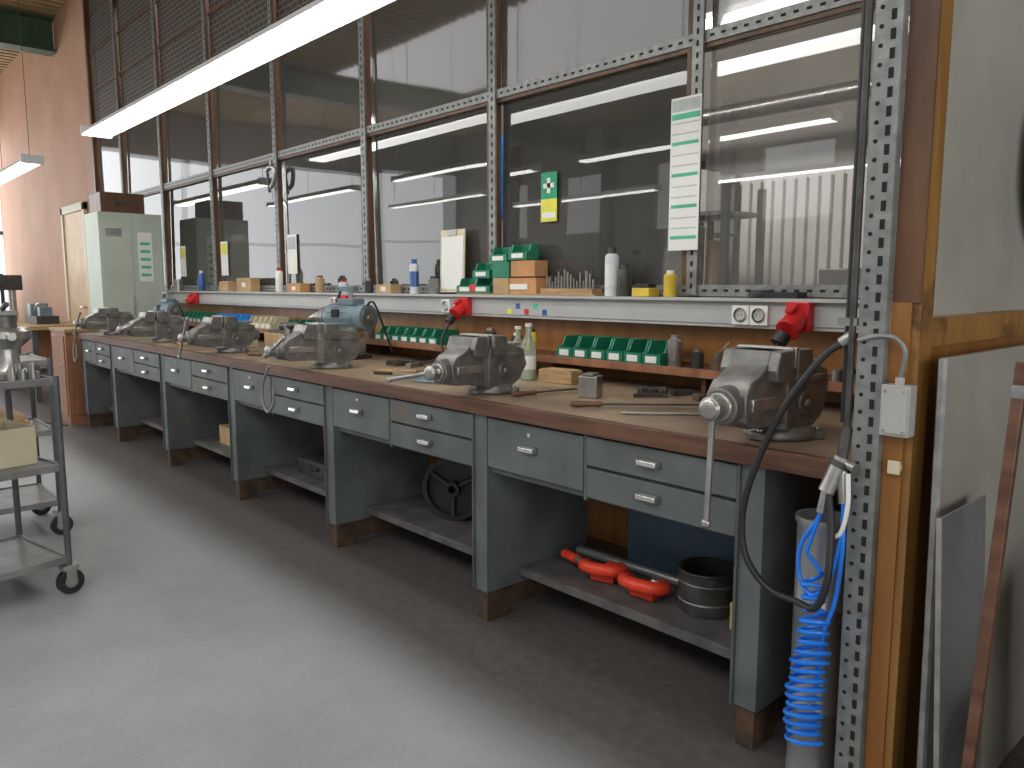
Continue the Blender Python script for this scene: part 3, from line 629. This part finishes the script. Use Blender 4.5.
o=B('door_1',(-12.75,WY-.035,0)); o.bb(-.55,.55,-.02,.0,0.01,2.45,'door'); o.bb(-.65,-.55,-.04,.01,0,2.55,'cream'); o.bb(.55,.65,-.04,.01,0,2.55,'cream'); o.bb(-.65,.65,-.04,.01,2.45,2.56,'cream'); o.cyl((.4,-.02,1.1),(.4,-.07,1.1),.02,'chrome'); o.cyl((.4,-.07,1.1),(.28,-.07,1.1),.012,'chrome'); o.done(.003)
o=B('worktable',(-11.6,2.3,0)); o.box((0,0,.9),(1.8,.7,.05),'wood')
for x in(-.8,.8):
    for y in(-.28,.28): o.box((x,y,.44),(.06,.06,.88),'greyD')
o.box((0,0,.3),(1.6,.6,.03),'shelfsteel'); o.box((0,.02,.62),(.7,.5,.45),'brown'); o.done(.003)
o=B('turning_machine',(-11.5,2.25,.926)); o.box((0,0,.05),(.7,.25,.1),'castD'); o.box((-.2,0,.17),(.2,.2,.16),'teal'); o.cyl((-.1,0,.19),(-.02,0,.19),.07,'castL'); o.box((.2,0,.15),(.14,.14,.12),'teal'); o.cyl((.13,0,.19),(.05,0,.19),.02,'castL'); o.done(.005)
o=B('hand_broom',(-11.9,2.9,0),rot=(-.03,0,0)); o.tube([(0,0,.05),(0,0,1.5)],.012,'wood'); o.box((0,0,.03),(.3,.06,.06),'black'); o.done()
dp=B('drill_press',(-13.6,2.2,0)); dp.box((0,0,.4),(.5,.5,.8),'greyD'); dp.cyl((0,.1,.8),(0,.1,1.55),.05,'castL'); dp.box((0,0,1.45),(.2,.45,.22),'castD'); dp.box((0,-.05,1.0),(.3,.3,.04),'castD'); dp.cyl((0,-.15,1.12),(0,-.15,1.36),.025,'castL'); dp.done(.01)
rack(-16.2,2.2,.9,1.6)
o=B('floor_cable',(0,0,0)); o.curve([(-9.2,1.7,.009),(-8.9,1.8,.009),(-8.75,1.86,.009)],.008,'black'); o.done()

# ---------------- trolley ----------------
def trolley(x,y,wx=.52,wy=.95,zs=(.19,.595,.985),rz=0):
    o=B('tool_trolley',(x,y,0),rz)
    for z in zs:
        o.box((-wx/2,-wy/2,z),(wx,wy,.008),'trolleytop')
        for (a,b,c_,d) in((0,-wy/2,.014,wy),(-wx,-wy/2,.014,wy)): o.box((a,b,z-.004),(c_,d,.032),'trolleytop')
        for yy in(0,-wy): o.box((-wx/2,yy,z-.004),(wx,.014,.032),'trolleytop')
    for a in(0.,-wx):
        for b in(0.,-wy):
            o.cyl((a,b,.12),(a,b,zs[2]+.02),.014,'greyD'); 
            o.box((a,b,.125),(.05,.07,.02),'castL'); o.box((a-.022,b,.085),(.004,.045,.08),'castL'); o.box((a+.022,b,.085),(.004,.045,.08),'castL')
            o.cyl((a-.017,b,.058),(a+.017,b,.058),.057,'black',n=24); o.cyl((a-.019,b,.058),(a+.019,b,.058),.028,'castL')
    o.done(.002)
trolley(-3.91,.80,rz=.2,zs=(.165,.595,.985)); trolley(-4.9,.98)
TT=.99
o=B('dividing_head',(-4.11,.66,TT)); o.box((0,0,.015),(.22,.2,.03),'cast'); o.lathe([(0,.03),(.06,.03),(.045,.06),(.045,.13),(.08,.16),(.10,.18),(.10,.21),(.085,.225),(0,.225)],'castL'); o.cyl((0,0,.225),(0,0,.28),.045,'cast'); o.cyl((.09,0,.19),(.13,0,.19),.02,'castL'); o.box((0,0,.29),(.16,.08,.02),'cast'); o.tube([(-.05,0,.31),(.06,0,.33)],.012,'castD'); o.done(.003)
o=B('steel_studs',(-3.95,.69,TT),.15)
for i in range(6): o.cyl((-.02+(i%2)*.035,-.05+(i//2)*.04,0),(-.02+(i%2)*.035,-.05+(i//2)*.04,.05+.012*(i%3)),.012,'castL',n=12)
o.done()
o=B('plastic_crate',(-4.15,.5,.601),.2); bin_(o,0,0,0,.34,.4,.17,'cream'); o.done()
o=B('wooden_tray',(-5.15,.7,.601)); o.box((-.0,0,.03),(.4,.35,.06),'wood'); o.box((-.0,0,.075),(.36,.31,.03),'kraft'); o.done(.003)
o=B('machine_part',(-5.1,.65,TT)); o.box((0,0,.04),(.25,.3,.08),'castD'); o.cyl((0,-.1,.14),(0,.1,.14),.07,'castL'); o.done(.004)

# ---------------- lights ----------------
def area(n,loc,rot,sx,sy,p,col=(1,1,1)):
    l=bpy.data.lights.new(n,'AREA'); l.shape='RECTANGLE'; l.size=sx; l.size_y=sy; l.energy=p; l.color=col
    o=bpy.data.objects.new(n,l); o.location=loc; o.rotation_euler=rot; S.collection.objects.link(o)
area('skylight_daylight',(-5.75,-3.15,CZ+.05),(0,0,0),19,3.2,330,(1,.99,.97))
area('left_window_daylight',(-18.25,-2,2.6),(0,math.radians(-90),0),3.2,11,240,(.97,.985,1))
area('right_side_fill',(5.05,-.5,2.3),(0,math.radians(90),0),2.5,9,130,(1,.99,.97))  # added fill light, out of view, brightens the right face of the side partition
area('rear_room_fill',(-6,3.7,CZ-.12),(math.radians(35),0,0),9,.9,420,(1,.97,.92))  # added fill light hidden behind the upper panels, brightens the rear-room objects
wd=bpy.data.worlds.new('sky'); S.world=wd; wd.use_nodes=True
bg=wd.node_tree.nodes['Background']; bg.inputs[0].default_value=(.95,.97,1,1); bg.inputs[1].default_value=1.3

# ---------------- camera ----------------
cd=bpy.data.cameras.new('camera'); cam=bpy.data.objects.new('camera',cd); S.collection.objects.link(cam)
cd.sensor_width=36; cd.lens=780/1024*36; cd.clip_start=.02
cam.location=(0,0,1.4)
p=math.radians(7.16); F=Vector((-.742*math.cos(p),.670*math.cos(p),-math.sin(p)))
cam.rotation_euler=F.to_track_quat('-Z','Y').to_euler()
S.camera=cam
